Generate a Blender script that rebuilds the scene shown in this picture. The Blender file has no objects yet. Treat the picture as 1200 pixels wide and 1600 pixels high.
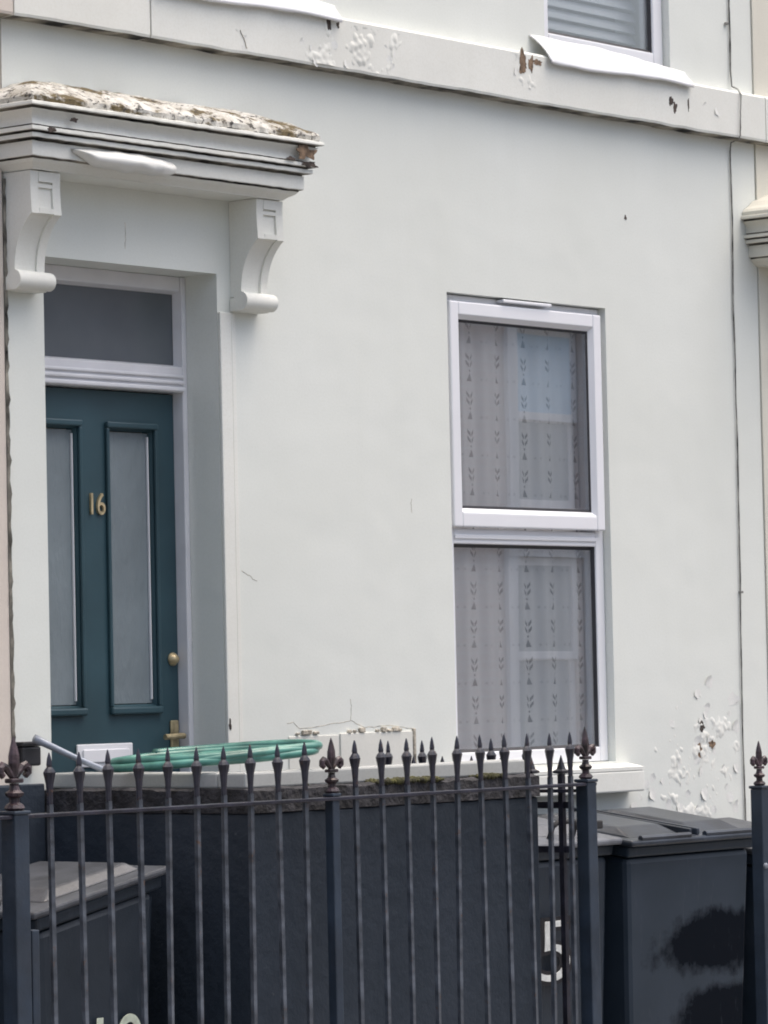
import bpy, bmesh, math, random
from mathutils import Vector, Matrix, noise
random.seed(7)
S = bpy.context.scene
COL = S.collection
PI = math.pi
# ------------------------------------------------------------------ camera, sky, sun, exposure
cam_d = bpy.data.cameras.new('camera'); cam = bpy.data.objects.new('camera', cam_d); COL.objects.link(cam)
cam_d.sensor_fit = 'VERTICAL'; cam_d.sensor_height = 24.0; cam_d.lens = 90.0
cam_d.clip_start = 0.05; cam_d.clip_end = 800
cr = Vector((0.63451, -0.77262, -0.02135)); cu = Vector((-0.0205, -0.04444, 0.9988)); cf = Vector((0.77264, 0.63331, 0.04403))
cam.matrix_world = Matrix(((cr.x, cu.x, -cf.x, -9.5808), (cr.y, cu.y, -cf.y, -7.8530), (cr.z, cu.z, -cf.z, -0.5460), (0, 0, 0, 1)))
S.camera = cam
SUN_EL, SUN_AZ = math.radians(73), math.radians(128)       # azimuth clockwise from +Y
W = bpy.data.worlds.new('World'); S.world = W; W.use_nodes = True
wn = W.node_tree.nodes; wl = W.node_tree.links
bg = wn['Background']; sky = wn.new('ShaderNodeTexSky'); sky.sky_type = 'NISHITA'; sky.sun_disc = False
sky.sun_elevation = SUN_EL; sky.sun_rotation = SUN_AZ
sky.air_density = 1.0; sky.dust_density = 7.0; sky.ozone_density = 1.0
wl.new(sky.outputs[0], bg.inputs[0]); bg.inputs[1].default_value = 0.15
sd = bpy.data.lights.new('sun', 'SUN'); sd.energy = 1.5; sd.angle = math.radians(80); sd.color = (1.0, 0.97, 0.915)
sun = bpy.data.objects.new('sun', sd); COL.objects.link(sun)
sv = Vector((math.sin(SUN_AZ)*math.cos(SUN_EL), math.cos(SUN_AZ)*math.cos(SUN_EL), math.sin(SUN_EL)))
sun.rotation_euler = sv.to_track_quat('Z', 'Y').to_euler(); sun.location = sv*30
vs = S.view_settings; vs.view_transform = 'Standard'; vs.look = 'None'; vs.gamma = 1; vs.use_curve_mapping = False
vs.exposure = 0.65
S.cycles.filter_width = 1.9

# ------------------------------------------------------------------ materials
def mat(name):
    m = bpy.data.materials.new(name); m.use_nodes = True
    return m, m.node_tree.nodes, m.node_tree.links, m.node_tree.nodes['Principled BSDF']
def tex(n, l, kind='Noise', scale=5.0, detail=4.0, rough=.55, coord='Object', stretch=None):
    t = n.new('ShaderNodeTex'+kind); t.inputs['Scale'].default_value = scale
    if 'Detail' in t.inputs: t.inputs['Detail'].default_value = detail
    if 'Roughness' in t.inputs: t.inputs['Roughness'].default_value = rough
    tc = n.new('ShaderNodeTexCoord')
    if stretch:
        mp = n.new('ShaderNodeMapping'); mp.inputs['Scale'].default_value = stretch
        l.new(tc.outputs[coord], mp.inputs['Vector']); l.new(mp.outputs['Vector'], t.inputs['Vector'])
    else: l.new(tc.outputs[coord], t.inputs['Vector'])
    return t
def ramp(n, l, src, stops, interp='LINEAR'):
    r = n.new('ShaderNodeValToRGB'); r.color_ramp.interpolation = interp
    e = r.color_ramp.elements
    while len(e) < len(stops): e.new(.5)
    for k, (p, c) in enumerate(stops):
        e[k].position = p; e[k].color = (c, c, c, 1) if not hasattr(c, '__len__') else (*c, 1)
    l.new(src, r.inputs[0]); return r.outputs[0]
def mix(n, l, fac, a, b, mode='MIX'):
    x = n.new('ShaderNodeMix'); x.data_type = 'RGBA'; x.blend_type = mode
    for v, i in ((fac, 0), (a, 6), (b, 7)):
        if hasattr(v, 'is_linked') or hasattr(v, 'links'): l.new(v, x.inputs[i])
        elif i == 0: x.inputs[0].default_value = v
        else: x.inputs[i].default_value = (*v, 1)
    return x.outputs[2]
def bump(n, l, b, src, strength=.3, dist=.01):
    bp = n.new('ShaderNodeBump'); bp.inputs['Strength'].default_value = strength; bp.inputs['Distance'].default_value = dist
    l.new(src, bp.inputs['Height']); l.new(bp.outputs[0], b.inputs['Normal']); return bp
def plain(name, col, rough=.5, metal=0., spec=.5, var=.12, vs_=8., bs=60., bst=.15, bd=.004):
    m, n, l, b = mat(name)
    t = tex(n, l, scale=vs_, detail=5)
    c2 = tuple(x*(1-var*2) for x in col); c1 = tuple(min(1, x*(1+var)) for x in col)
    l.new(ramp(n, l, t.outputs[0], ((.35, c2), (.68, c1))), b.inputs['Base Color'])
    b.inputs['Roughness'].default_value = rough; b.inputs['Metallic'].default_value = metal; b.inputs['Specular IOR Level'].default_value = spec
    if bst: bump(n, l, b, tex(n, l, scale=bs, detail=3).outputs[0], bst, bd)
    return m
def render_paint(name, base, dirty, speck=(.16, .13, .10), amt=.5, rough=.62):
    """masonry paint on trowelled render: broad tone drift, faint streaks, sparse specks, soft trowel relief"""
    m, n, l, b = mat(name)
    big = tex(n, l, scale=1.1, detail=4); st = tex(n, l, scale=3.0, detail=5, stretch=(2.2, 2.2, .28))
    c = mix(n, l, ramp(n, l, big.outputs[0], ((.38, 0.), (.72, amt))), base, dirty)
    c = mix(n, l, ramp(n, l, st.outputs[0], ((.52, 0.), (.80, .45*amt))), c, dirty)
    sp = tex(n, l, scale=26, detail=7, rough=.72)
    c = mix(n, l, ramp(n, l, sp.outputs[0], ((.735, 0.), (.79, .6))), c, speck)
    gr = tex(n, l, scale=140, detail=2)
    c = mix(n, l, ramp(n, l, gr.outputs[0], ((.42, 0.), (.75, .38))), c, dirty)
    l.new(c, b.inputs['Base Color']); b.inputs['Roughness'].default_value = rough; b.inputs['Specular IOR Level'].default_value = .3
    ad = n.new('ShaderNodeMath'); ad.operation = 'MULTIPLY_ADD'
    t1 = tex(n, l, scale=3.5, detail=2); t2 = tex(n, l, scale=75, detail=3)
    l.new(t2.outputs[0], ad.inputs[0]); ad.inputs[1].default_value = .05; l.new(t1.outputs[0], ad.inputs[2])
    bump(n, l, b, ad.outputs[0], .17, .03)
    return m
M = {}
M['wall'] = render_paint('masonry_paint_white', (.765, .785, .74), (.675, .69, .63))
M['trim'] = render_paint('masonry_paint_trim', (.80, .805, .755), (.68, .67, .60), amt=.5)
M['cream'] = render_paint('masonry_paint_cream', (.74, .715, .62), (.62, .59, .50), amt=.6)
M['peach'] = render_paint('masonry_paint_peach', (.68, .61, .54), (.59, .52, .455), amt=.6)
M['flake'] = plain('lifted_paint', (.80, .80, .76), .5, var=.04, bst=.1)
M['bare'] = plain('bare_render', (.23, .155, .10), .9, var=.35, vs_=40, bs=120, bst=.6)
M['baredark'] = plain('bare_render_dark', (.085, .065, .055), .9, var=.35, vs_=40, bs=120, bst=.6)
M['upvc'] = plain('white_upvc', (.83, .835, .86), .28, var=.02, vs_=2, bst=0)
M['sheet'] = plain('white_sheet', (.86, .86, .87), .3, var=.02, vs_=3, bst=0)
M['gasket'] = plain('black_gasket', (.02, .02, .025), .6, bst=0)
M['whitewood'] = plain('white_gloss_wood', (.74, .74, .765), .35, var=.04, vs_=6, bs=30, bst=.08)
M['teal'] = plain('teal_door_paint', (.032, .074, .092), .42, var=.10, vs_=3, bs=18, bst=.06)
M['brass'] = plain('brass', (.74, .60, .36), .42, metal=.6, var=.2, vs_=30, bst=.1)
M['brassdull'] = plain('dull_brass', (.48, .40, .24), .5, metal=.5, var=.2, vs_=30, bst=.1)
M['iron'] = plain('railing_gloss_paint', (.028, .028, .042), .33, var=.25, vs_=14, bs=90, bst=.35, bd=.003)
M['shaft'] = plain('railing_shaft_glare', (.085, .097, .118), .36, var=.28, vs_=16, bs=90, bst=.35, bd=.003)  # glare painted in: shafts paler than the paint on the heads
M['ironp'] = plain('railing_worn_paint', (.055, .035, .042), .42, var=.45, vs_=30, bs=110, bst=.5, bd=.003)
M['post'] = plain('post_slate_paint', (.030, .044, .066), .36, var=.15, vs_=10, bs=60, bst=.2)
M['slate'] = None
M['pvcbin'] = plain('bin_plastic_dark', (.018, .028, .042), .46, var=.12, vs_=6, bs=140, bst=.25, bd=.002)
M['lid'] = plain('bin_lid_weathered', (.070, .076, .088), .42, var=.25, vs_=7, bs=100, bst=.2)
M['lidgrey'] = plain('bin_lid_grey', (.135, .142, .158), .42, var=.2, vs_=9, bs=100, bst=.2)
M['lidblack'] = plain('bin_lid_black', (.030, .038, .052), .33, var=.25, vs_=7, bs=100, bst=.2)
M['rubber'] = plain('black_rubber', (.02, .02, .022), .7, bst=.2)
M['hose'] = plain('green_hose', (.095, .27, .22), .28, var=.25, vs_=10, bs=50, bst=.2)
M['numwhite'] = plain('number_white', (.72, .74, .72), .5, var=.1, vs_=40)
M['numpale'] = plain('number_pale', (.62, .68, .56), .5, var=.1, vs_=40)
M['numblack'] = plain('number_black', (.008, .008, .012), .5, bst=0)
M['cable'] = plain('cable_grey', (.26, .255, .235), .6, var=.48, vs_=11)
M['greybar'] = plain('grey_metal_bar', (.30, .33, .38), .45, metal=.3, var=.15)
M['blackbox'] = plain('black_plastic_box', (.03, .03, .035), .45, var=.2, bst=.1)
M['room'] = plain('room_plaster', (.66, .62, .58), .8, var=.1, bst=0)
M['stone'] = plain('doorstep_stone', (.30, .29, .27), .8, var=.2, vs_=6)
M['concrete'] = plain('coping_cement', (.034, .033, .038), .8, var=.4, vs_=18, bs=60, bst=.9, bd=.012)
M['upstand'] = render_paint('upstand_paint', (.43, .44, .425), (.32, .33, .32), amt=.7)
M['roof'] = plain('roof_slate', (.10, .105, .12), .6, var=.25, vs_=4, bs=20, bst=.4)
M['crumble'] = plain('crumbled_render', (.52, .47, .385), .9, var=.35, vs_=40, bs=90, bst=.6)
M['grime_shade'] = plain('crevice_grime_and_shade', (.26, .24, .20), .9, var=.5, vs_=9, bs=60, bst=.4)  # dirt plus painted crevice shade for grooves and undersides
M['patchrender'] = render_paint('patched_render', (.74, .735, .675), (.66, .65, .58), amt=.7)

def scuffed(m):
    n, l = m.node_tree.nodes, m.node_tree.links; b = n['Principled BSDF']
    src = b.inputs['Base Color'].links[0].from_socket
    a = tex(n, l, scale=9, detail=7, rough=.75, stretch=(3, 3, .5)); d = tex(n, l, scale=3, detail=6)
    c = mix(n, l, ramp(n, l, a.outputs[0], ((.58, 0.), (.74, .45))), src, (.07, .082, .10))
    c = mix(n, l, ramp(n, l, d.outputs[0], ((.5, 0.), (.75, .35))), c, (.045, .05, .056))
    l.new(c, b.inputs['Base Color'])
def rusted(m):
    n, l = m.node_tree.nodes, m.node_tree.links; b = n['Principled BSDF']
    src = b.inputs['Base Color'].links[0].from_socket
    tc = n.new('ShaderNodeObjectInfo'); a = tex(n, l, scale=38, detail=7, rough=.75)
    mp = n.new('ShaderNodeVectorMath'); mp.operation = 'ADD'; co = n.new('ShaderNodeTexCoord'); l.new(co.outputs['Object'], mp.inputs[0]); l.new(tc.outputs['Location'], mp.inputs[1]); l.new(mp.outputs[0], a.inputs['Vector'])
    l.new(mix(n, l, ramp(n, l, a.outputs[0], ((.60, 0.), (.66, .85))), src, (.10, .055, .035)), b.inputs['Base Color'])
for k in ('shaft', 'iron', 'ironp'): rusted(M[k])
for k in ('pvcbin', 'lid', 'lidgrey', 'lidblack', 'post'): scuffed(M[k])
def slate_wall():
    m, n, l, b = mat('dark_masonry_paint')
    t = tex(n, l, scale=2.2, detail=6); s = tex(n, l, scale=3., detail=5, stretch=(2, 2, .3)); sp = tex(n, l, scale=34, detail=6, rough=.7)
    c = ramp(n, l, t.outputs[0], ((.35, (.022, .031, .044)), (.70, (.031, .041, .057))))
    c = mix(n, l, ramp(n, l, s.outputs[0], ((.55, 0.), (.8, .5))), c, (.046, .058, .076))
    c = mix(n, l, ramp(n, l, sp.outputs[0], ((.675, 0.), (.75, .6))), c, (.13, .14, .155))
    l.new(c, b.inputs['Base Color']); b.inputs['Roughness'].default_value = .55; b.inputs['Specular IOR Level'].default_value = .35
    bump(n, l, b, tex(n, l, scale=22, detail=7).outputs[0], .38, .014)
    return m
M['slate'] = slate_wall()

def mossy_top():
    m, n, l, b = mat('flaking_weathering')
    a = tex(n, l, scale=16, detail=8, rough=.7); c_ = tex(n, l, scale=7, detail=6, rough=.65, stretch=(1, 1, 2.2)); d = tex(n, l, scale=38, detail=6, rough=.7)
    c = ramp(n, l, a.outputs[0], ((.32, (.40, .37, .31)), (.62, (.72, .71, .66))))
    c = mix(n, l, ramp(n, l, c_.outputs[0], ((.505, 0.), (.56, 1.))), c, (.13, .098, .045))
    c = mix(n, l, ramp(n, l, d.outputs[0], ((.555, 0.), (.60, .92))), c, (.05, .045, .04))
    l.new(c, b.inputs['Base Color']); b.inputs['Roughness'].default_value = .85
    bump(n, l, b, a.outputs[0], .8, .02)
    return m
M['weather'] = mossy_top()
def moss_mat():
    m, n, l, b = mat('moss')
    t = tex(n, l, scale=22, detail=5, rough=.7)
    l.new(ramp(n, l, t.outputs[0], ((.34, (.030, .026, .018)), (.50, (.045, .044, .018)), (.64, (.085, .082, .024)), (.74, (.12, .095, .05)))), b.inputs['Base Color'])
    b.inputs['Roughness'].default_value = .95
    return m
M['moss'] = moss_mat()
def marked_bin():
    """dark bin front with two blacker noise-edged patches, lower in specular"""
    m, n, l, b = mat('bin_plastic_marked')
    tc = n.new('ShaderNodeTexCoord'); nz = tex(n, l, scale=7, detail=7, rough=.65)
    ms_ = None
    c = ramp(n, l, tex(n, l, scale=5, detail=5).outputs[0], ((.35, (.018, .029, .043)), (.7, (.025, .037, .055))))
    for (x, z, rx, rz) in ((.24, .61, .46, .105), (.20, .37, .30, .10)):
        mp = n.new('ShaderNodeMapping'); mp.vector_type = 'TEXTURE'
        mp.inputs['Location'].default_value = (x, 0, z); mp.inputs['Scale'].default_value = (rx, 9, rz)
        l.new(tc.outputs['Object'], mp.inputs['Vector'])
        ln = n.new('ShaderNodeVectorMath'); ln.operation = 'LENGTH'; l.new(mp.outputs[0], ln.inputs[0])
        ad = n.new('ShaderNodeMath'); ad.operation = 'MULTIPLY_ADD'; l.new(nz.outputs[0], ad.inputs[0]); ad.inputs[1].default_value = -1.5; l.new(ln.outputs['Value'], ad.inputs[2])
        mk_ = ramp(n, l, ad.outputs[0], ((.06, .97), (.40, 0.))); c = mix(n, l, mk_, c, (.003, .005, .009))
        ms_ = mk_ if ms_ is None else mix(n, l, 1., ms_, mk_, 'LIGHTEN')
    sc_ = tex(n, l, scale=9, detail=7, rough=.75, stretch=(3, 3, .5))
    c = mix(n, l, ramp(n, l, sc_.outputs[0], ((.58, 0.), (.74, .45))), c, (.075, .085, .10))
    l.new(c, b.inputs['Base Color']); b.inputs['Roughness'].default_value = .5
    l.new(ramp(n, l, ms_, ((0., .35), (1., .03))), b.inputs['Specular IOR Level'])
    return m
M['marked'] = marked_bin()

def frosted(name, col, rough, relief):
    m, n, l, b = mat(name)
    t = tex(n, l, scale=30, detail=4, stretch=(1.4, 1.4, .5)); t2 = tex(n, l, scale=4, detail=3)
    l.new(ramp(n, l, t2.outputs[0], ((.3, tuple(x*.82 for x in col)), (.7, col))), b.inputs['Base Color'])
    b.inputs['Roughness'].default_value = rough; b.inputs['Specular IOR Level'].default_value = .6
    bump(n, l, b, t.outputs[0], relief, .006)
    return m
M['frost'] = frosted('obscured_door_glass', (.215, .255, .275), .25, 1.0)
M['fanglass'] = frosted('grey_fanlight_glass', (.125, .14, .155), .16, .05)
def window_glass():
    m, n, l, b = mat('double_glazing')
    n.remove(b); out = n['Material Output']
    tr = n.new('ShaderNodeBsdfTransparent'); tr.inputs[0].default_value = (.96, .975, .975, 1)
    gl = n.new('ShaderNodeBsdfGlossy'); gl.inputs['Roughness'].default_value = .0
    # Schlick reflectance, two glass faces per side of the sealed unit
    ge = n.new('ShaderNodeNewGeometry'); dt = n.new('ShaderNodeVectorMath'); dt.operation = 'DOT_PRODUCT'
    l.new(ge.outputs['Incoming'], dt.inputs[0]); l.new(ge.outputs['Normal'], dt.inputs[1])
    ab = n.new('ShaderNodeMath'); ab.operation = 'ABSOLUTE'; l.new(dt.outputs['Value'], ab.inputs[0])
    om = n.new('ShaderNodeMath'); om.operation = 'SUBTRACT'; om.inputs[0].default_value = 1; l.new(ab.outputs[0], om.inputs[1])
    pw = n.new('ShaderNodeMath'); pw.operation = 'POWER'; l.new(om.outputs[0], pw.inputs[0]); pw.inputs[1].default_value = 4.0
    mu = n.new('ShaderNodeMath'); mu.operation = 'MULTIPLY_ADD'; mu.use_clamp = True; l.new(pw.outputs[0], mu.inputs[0]); mu.inputs[1].default_value = 1.9; mu.inputs[2].default_value = .175
    t = tex(n, l, scale=1.6, detail=1); bp = n.new('ShaderNodeBump'); bp.inputs['Strength'].default_value = .016; bp.inputs['Distance'].default_value = .02
    l.new(t.outputs[0], bp.inputs['Height']); l.new(bp.outputs[0], gl.inputs['Normal'])
    mx = n.new('ShaderNodeMixShader'); l.new(mu.outputs[0], mx.inputs[0]); l.new(tr.outputs[0], mx.inputs[1]); l.new(gl.outputs[0], mx.inputs[2])
    l.new(mx.outputs[0], out.inputs[0])
    return m
M['glass'] = window_glass()
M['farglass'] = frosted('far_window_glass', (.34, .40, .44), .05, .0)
M['farsky'] = frosted('far_window_painted_sky', (.50, .76, .97), .05, .0)  # sky reflection painted as a blue pane colour

def net_mat():
    """net curtain: see-through weave with rows of denser woven motifs (triangle, two chevrons, dots)"""
    m, n, l, b = mat('net_curtain'); n.remove(b); out = n['Material Output']
    uv = n.new('ShaderNodeUVMap'); sp = n.new('ShaderNodeSeparateXYZ'); l.new(uv.outputs[0], sp.inputs[0])
    def m_(op, a, bb=None, cc=None):
        q = n.new('ShaderNodeMath'); q.operation = op
        for i, v in enumerate((a, bb, cc)):
            if v is None: continue
            if isinstance(v, (int, float)): q.inputs[i].default_value = v
            else: l.new(v, q.inputs[i])
        return q.outputs[0]
    PX, PZ = .146, .128
    u = m_('MULTIPLY', m_('SUBTRACT', m_('FRACT', m_('DIVIDE', sp.outputs[0], PX)), .5), PX)
    v = m_('MULTIPLY', m_('FRACT', m_('DIVIDE', sp.outputs[1], PZ)), PZ)
    au = m_('ABSOLUTE', u)
    tri = m_('MULTIPLY', m_('GREATER_THAN', v, .010), m_('LESS_THAN', m_('ADD', m_('MULTIPLY', au, 1.5), m_('SUBTRACT', v, .010)), .027))
    def chev(z0):
        d = m_('ABSOLUTE', m_('SUBTRACT', m_('SUBTRACT', v, z0), m_('MULTIPLY', au, .75)))
        return m_('MULTIPLY', m_('LESS_THAN', d, .0062), m_('LESS_THAN', m_('ABSOLUTE', m_('SUBTRACT', au, .013)), .010))
    dot = m_('LESS_THAN', m_('ADD', m_('MULTIPLY', au, au), m_('POWER', m_('SUBTRACT', v, .046), 2.)), .00002)
    au2 = m_('SUBTRACT', m_('ABSOLUTE', u), .062)
    dot2 = m_('LESS_THAN', m_('ADD', m_('MULTIPLY', au2, au2), m_('POWER', m_('SUBTRACT', v, .018), 2.)), .00002)
    mask = m_('MAXIMUM', m_('MAXIMUM', tri, dot), m_('MAXIMUM', m_('MAXIMUM', chev(.060), chev(.083)), m_('MULTIPLY', dot2, .4)))
    wv = tex(n, l, scale=9, detail=3, coord='UV')
    mask = m_('MULTIPLY', mask, m_('ADD', .42, m_('MULTIPLY', wv.outputs[0], .75)))
    dif = n.new('ShaderNodeBsdfDiffuse'); tl = n.new('ShaderNodeBsdfTranslucent'); tp = n.new('ShaderNodeBsdfTransparent')
    c = mix(n, l, mask, (.95, .915, .92), (.30, .285, .29))
    l.new(c, dif.inputs[0]); l.new(c, tl.inputs[0])
    a = n.new('ShaderNodeMixShader'); a.inputs[0].default_value = .12; l.new(dif.outputs[0], a.inputs[1]); l.new(tl.outputs[0], a.inputs[2])
    k = n.new('ShaderNodeMixShader'); k.inputs[0].default_value = .34
    l.new(m_('SUBTRACT', .09, m_('MULTIPLY', mask, .07)), k.inputs[0])
    l.new(a.outputs[0], k.inputs[1]); l.new(tp.outputs[0], k.inputs[2]); l.new(k.outputs[0], out.inputs[0])
    return m
M['net'] = net_mat()
def brick_far():
    m, n, l, b = mat('far_brick')
    br = n.new('ShaderNodeTexBrick'); br.inputs['Scale'].default_value = 1.0
    br.inputs['Color1'].default_value = (.67, .57, .54, 1); br.inputs['Color2'].default_value = (.61, .52, .485, 1); br.inputs['Mortar'].default_value = (.64, .60, .57, 1)
    br.inputs['Brick Width'].default_value = .225; br.inputs['Row Height'].default_value = .075; br.inputs['Mortar Size'].default_value = .008
    tc = n.new('ShaderNodeTexCoord'); mp = n.new('ShaderNodeMapping'); mp.inputs['Rotation'].default_value = (math.radians(-90), 0, 0)
    l.new(tc.outputs['Object'], mp.inputs[0]); l.new(mp.outputs[0], br.inputs['Vector']); l.new(br.outputs[0], b.inputs['Base Color']); b.inputs['Roughness'].default_value = .85
    return m
M['brick'] = brick_far()
M['asphalt'] = plain('asphalt', (.05, .05, .052), .85, var=.2, vs_=30, bs=200, bst=.4)
M['paving'] = plain('paving', (.22, .215, .205), .8, var=.15, vs_=5, bs=90, bst=.3)
M['kerb'] = plain('kerb_stone', (.30, .29, .28), .75, var=.15, vs_=9)
M['earth'] = plain('earth', (.12, .11, .085), .95, var=.25, vs_=.5)

# ------------------------------------------------------------------ geometry helpers
def org(o):
    v = Vector((0, 0, 0))
    while o is not None: v += Vector(o.location); o = o.parent
    return v
def mk(name, bm, m, parent=None, smooth=False, mats=None):
    me = bpy.data.meshes.new(name)
    if parent is not None:
        bmesh.ops.translate(bm, verts=bm.verts, vec=-org(parent))
    bmesh.ops.recalc_face_normals(bm, faces=bm.faces)
    bm.to_mesh(me); bm.free()
    if smooth: me.polygons.foreach_set('use_smooth', [True]*len(me.polygons))
    me.materials.append(m)
    for q in mats or []: me.materials.append(q)
    o = bpy.data.objects.new(name, me); COL.objects.link(o)
    if parent is not None: o.parent = parent
    return o
def thing(name, label, cat, loc=(0, 0, 0), group=None):
    o = bpy.data.objects.new(name, None); COL.objects.link(o); o.location = loc; o.empty_display_size = .1
    o['label'] = label; o['category'] = cat
    if group: o['group'] = group
    return o
def tag(o, label, cat, group=None):
    o['label'] = label; o['category'] = cat
    if group: o['group'] = group
    return o
def structure(o): o['kind'] = 'structure'; return o
def NB(): return bmesh.new()
def bx(bm, x0, x1, y0, y1, z0, z1, b=0.0, seg=2):
    v = [bm.verts.new(p) for p in ((x0, y0, z0), (x1, y0, z0), (x1, y1, z0), (x0, y1, z0), (x0, y0, z1), (x1, y0, z1), (x1, y1, z1), (x0, y1, z1))]
    fs = [bm.faces.new([v[i] for i in q]) for q in ((0, 3, 2, 1), (4, 5, 6, 7), (0, 1, 5, 4), (1, 2, 6, 5), (2, 3, 7, 6), (3, 0, 4, 7))]
    if b > 0:
        es = list({e for f in fs for e in f.edges})
        bmesh.ops.bevel(bm, geom=es, offset=b, segments=seg, profile=.5, affect='EDGES')
    return bm
def box(*a, **k): return bx(NB(), *a, **k)
def hexa(bm, P, b=0.0):
    """box from 8 corner points, bottom ring then top ring"""
    v = [bm.verts.new(p) for p in P]
    fs = [bm.faces.new([v[i] for i in q]) for q in ((0, 3, 2, 1), (4, 5, 6, 7), (0, 1, 5, 4), (1, 2, 6, 5), (2, 3, 7, 6), (3, 0, 4, 7))]
    if b > 0: bmesh.ops.bevel(bm, geom=list({e for f in fs for e in f.edges}), offset=b, segments=2, profile=.5, affect='EDGES')
    return bm
def prism_x(bm, prof, x0, x1):
    """closed (y,z) profile extruded along X"""
    a = [bm.verts.new((x0, y, z)) for y, z in prof]; c = [bm.verts.new((x1, y, z)) for y, z in prof]
    k = len(prof)
    for i in range(k): bm.faces.new((a[i], a[(i+1) % k], c[(i+1) % k], c[i]))
    bm.faces.new(a); bm.faces.new(list(reversed(c)))
    return bm
def lathe(bm, cx, cy, prof, seg=8, rot=0., sy=1.):
    rings = []
    for r, z in prof:
        rings.append([bm.verts.new((cx+r*math.cos(rot+2*PI*i/seg), cy+sy*r*math.sin(rot+2*PI*i/seg), z)) for i in range(seg)])
    for a, c in zip(rings, rings[1:]):
        for i in range(seg): bm.faces.new((a[i], a[(i+1) % seg], c[(i+1) % seg], c[i]))
    bm.faces.new(list(reversed(rings[0]))); bm.faces.new(rings[-1])
    return bm
def tube(bm, pts, r, seg=8, closed=False):
    pts = [Vector(p) for p in pts]; k = len(pts); rs = r if hasattr(r, '__len__') else [r]*k
    rings = []; up = Vector((.13, .21, .97)).normalized()
    for i, p in enumerate(pts):
        if closed: t = pts[(i+1) % k]-pts[i-1]
        else: t = pts[min(i+1, k-1)]-pts[max(i-1, 0)]
        t.normalize(); s = t.cross(up)
        if s.length < .05: s = t.cross(Vector((1, 0, 0)))
        s.normalize(); q = s.cross(t); up = q if not closed else up
        rings.append([bm.verts.new(p+rs[i]*(math.cos(2*PI*j/seg)*s+math.sin(2*PI*j/seg)*q)) for j in range(seg)])
    n2 = k if closed else k-1
    for i in range(n2):
        a, c = rings[i], rings[(i+1) % k]
        for j in range(seg): bm.faces.new((a[j], a[(j+1) % seg], c[(j+1) % seg], c[j]))
    if not closed: bm.faces.new(list(reversed(rings[0]))); bm.faces.new(rings[-1])
    return bm
def wall_holes(bm, x0, x1, z0, z1, holes, yf, th):
    """one wall with true openings: front, back and reveals"""
    xs = sorted({x0, x1, *[h[0] for h in holes], *[h[1] for h in holes]}); zs = sorted({z0, z1, *[h[2] for h in holes], *[h[3] for h in holes]})
    inh = lambda x, z: any(h[0] < x < h[1] and h[2] < z < h[3] for h in holes)
    V = {}
    def v(x, y, z):
        k = (round(x, 5), round(y, 5), round(z, 5))
        if k not in V: V[k] = bm.verts.new((x, y, z))
        return V[k]
    yb = yf+th
    solid = {}
    for i in range(len(xs)-1):
        for j in range(len(zs)-1): solid[i, j] = not inh((xs[i]+xs[i+1])/2, (zs[j]+zs[j+1])/2)
    for (i, j), s in solid.items():
        if not s: continue
        a, b_, c, d = xs[i], xs[i+1], zs[j], zs[j+1]
        bm.faces.new((v(a, yf, c), v(b_, yf, c), v(b_, yf, d), v(a, yf, d)))
        bm.faces.new((v(a, yb, c), v(a, yb, d), v(b_, yb, d), v(b_, yb, c)))
        for di, dj, P in ((-1, 0, ((a, c), (a, d))), (1, 0, ((b_, d), (b_, c))), (0, -1, ((b_, c), (a, c))), (0, 1, ((a, d), (b_, d)))):
            if not solid.get((i+di, j+dj), False):
                (p, q), (r, s2) = P
                bm.faces.new((v(p, yf, q), v(p, yb, q), v(r, yb, s2), v(r, yf, s2)))
    return bm
def nz(x, y=0., z=0.): return noise.noise(Vector((x, y, z)))
def text_mesh(body, size, ext, mtl, name, parent, loc, rot=(PI/2, 0, 0), off=0., sx=1.):
    c = bpy.data.curves.new(name, 'FONT'); c.body = body; c.size = size; c.extrude = ext; c.offset = off; c.align_x = 'CENTER'
    t = bpy.data.objects.new(name, c); COL.objects.link(t)
    bpy.context.view_layer.update()
    me = bpy.data.meshes.new_from_object(t.evaluated_get(bpy.context.evaluated_depsgraph_get()))
    bpy.data.objects.remove(t); bpy.data.curves.remove(c)
    me.name = name; me.materials.clear(); me.materials.append(mtl)
    o = bpy.data.objects.new(name, me); COL.objects.link(o); o.parent = parent
    o.location = Vector(loc)-(org(parent) if parent else Vector((0, 0, 0))); o.rotation_euler = rot; o.scale = (sx, 1, 1)
    return o

GZ = -2.05                                  # pavement level
# ------------------------------------------------------------------ the setting
structure(mk('ground', box(-120, 120, -120, 120, GZ-.6, GZ-.16), M['earth']))
structure(mk('pavement', box(-40, 45, -2.7, 6, GZ-.155, GZ), M['paving']))
structure(mk('far_pavement', box(-40, 60, -18, -9.4, GZ-.155, GZ+.004), M['paving']))
structure(mk('road', box(-40, 60, -9.25, -2.85, GZ-.156, GZ-.11), M['asphalt']))
bm = NB(); bx(bm, -40, 45, -2.847, -2.703, GZ-.156, GZ+.006, .012); bx(bm, -40, 60, -9.397, -9.253, GZ-.156, GZ+.006, .012)
structure(mk('kerb', bm, M['kerb']))

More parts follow.
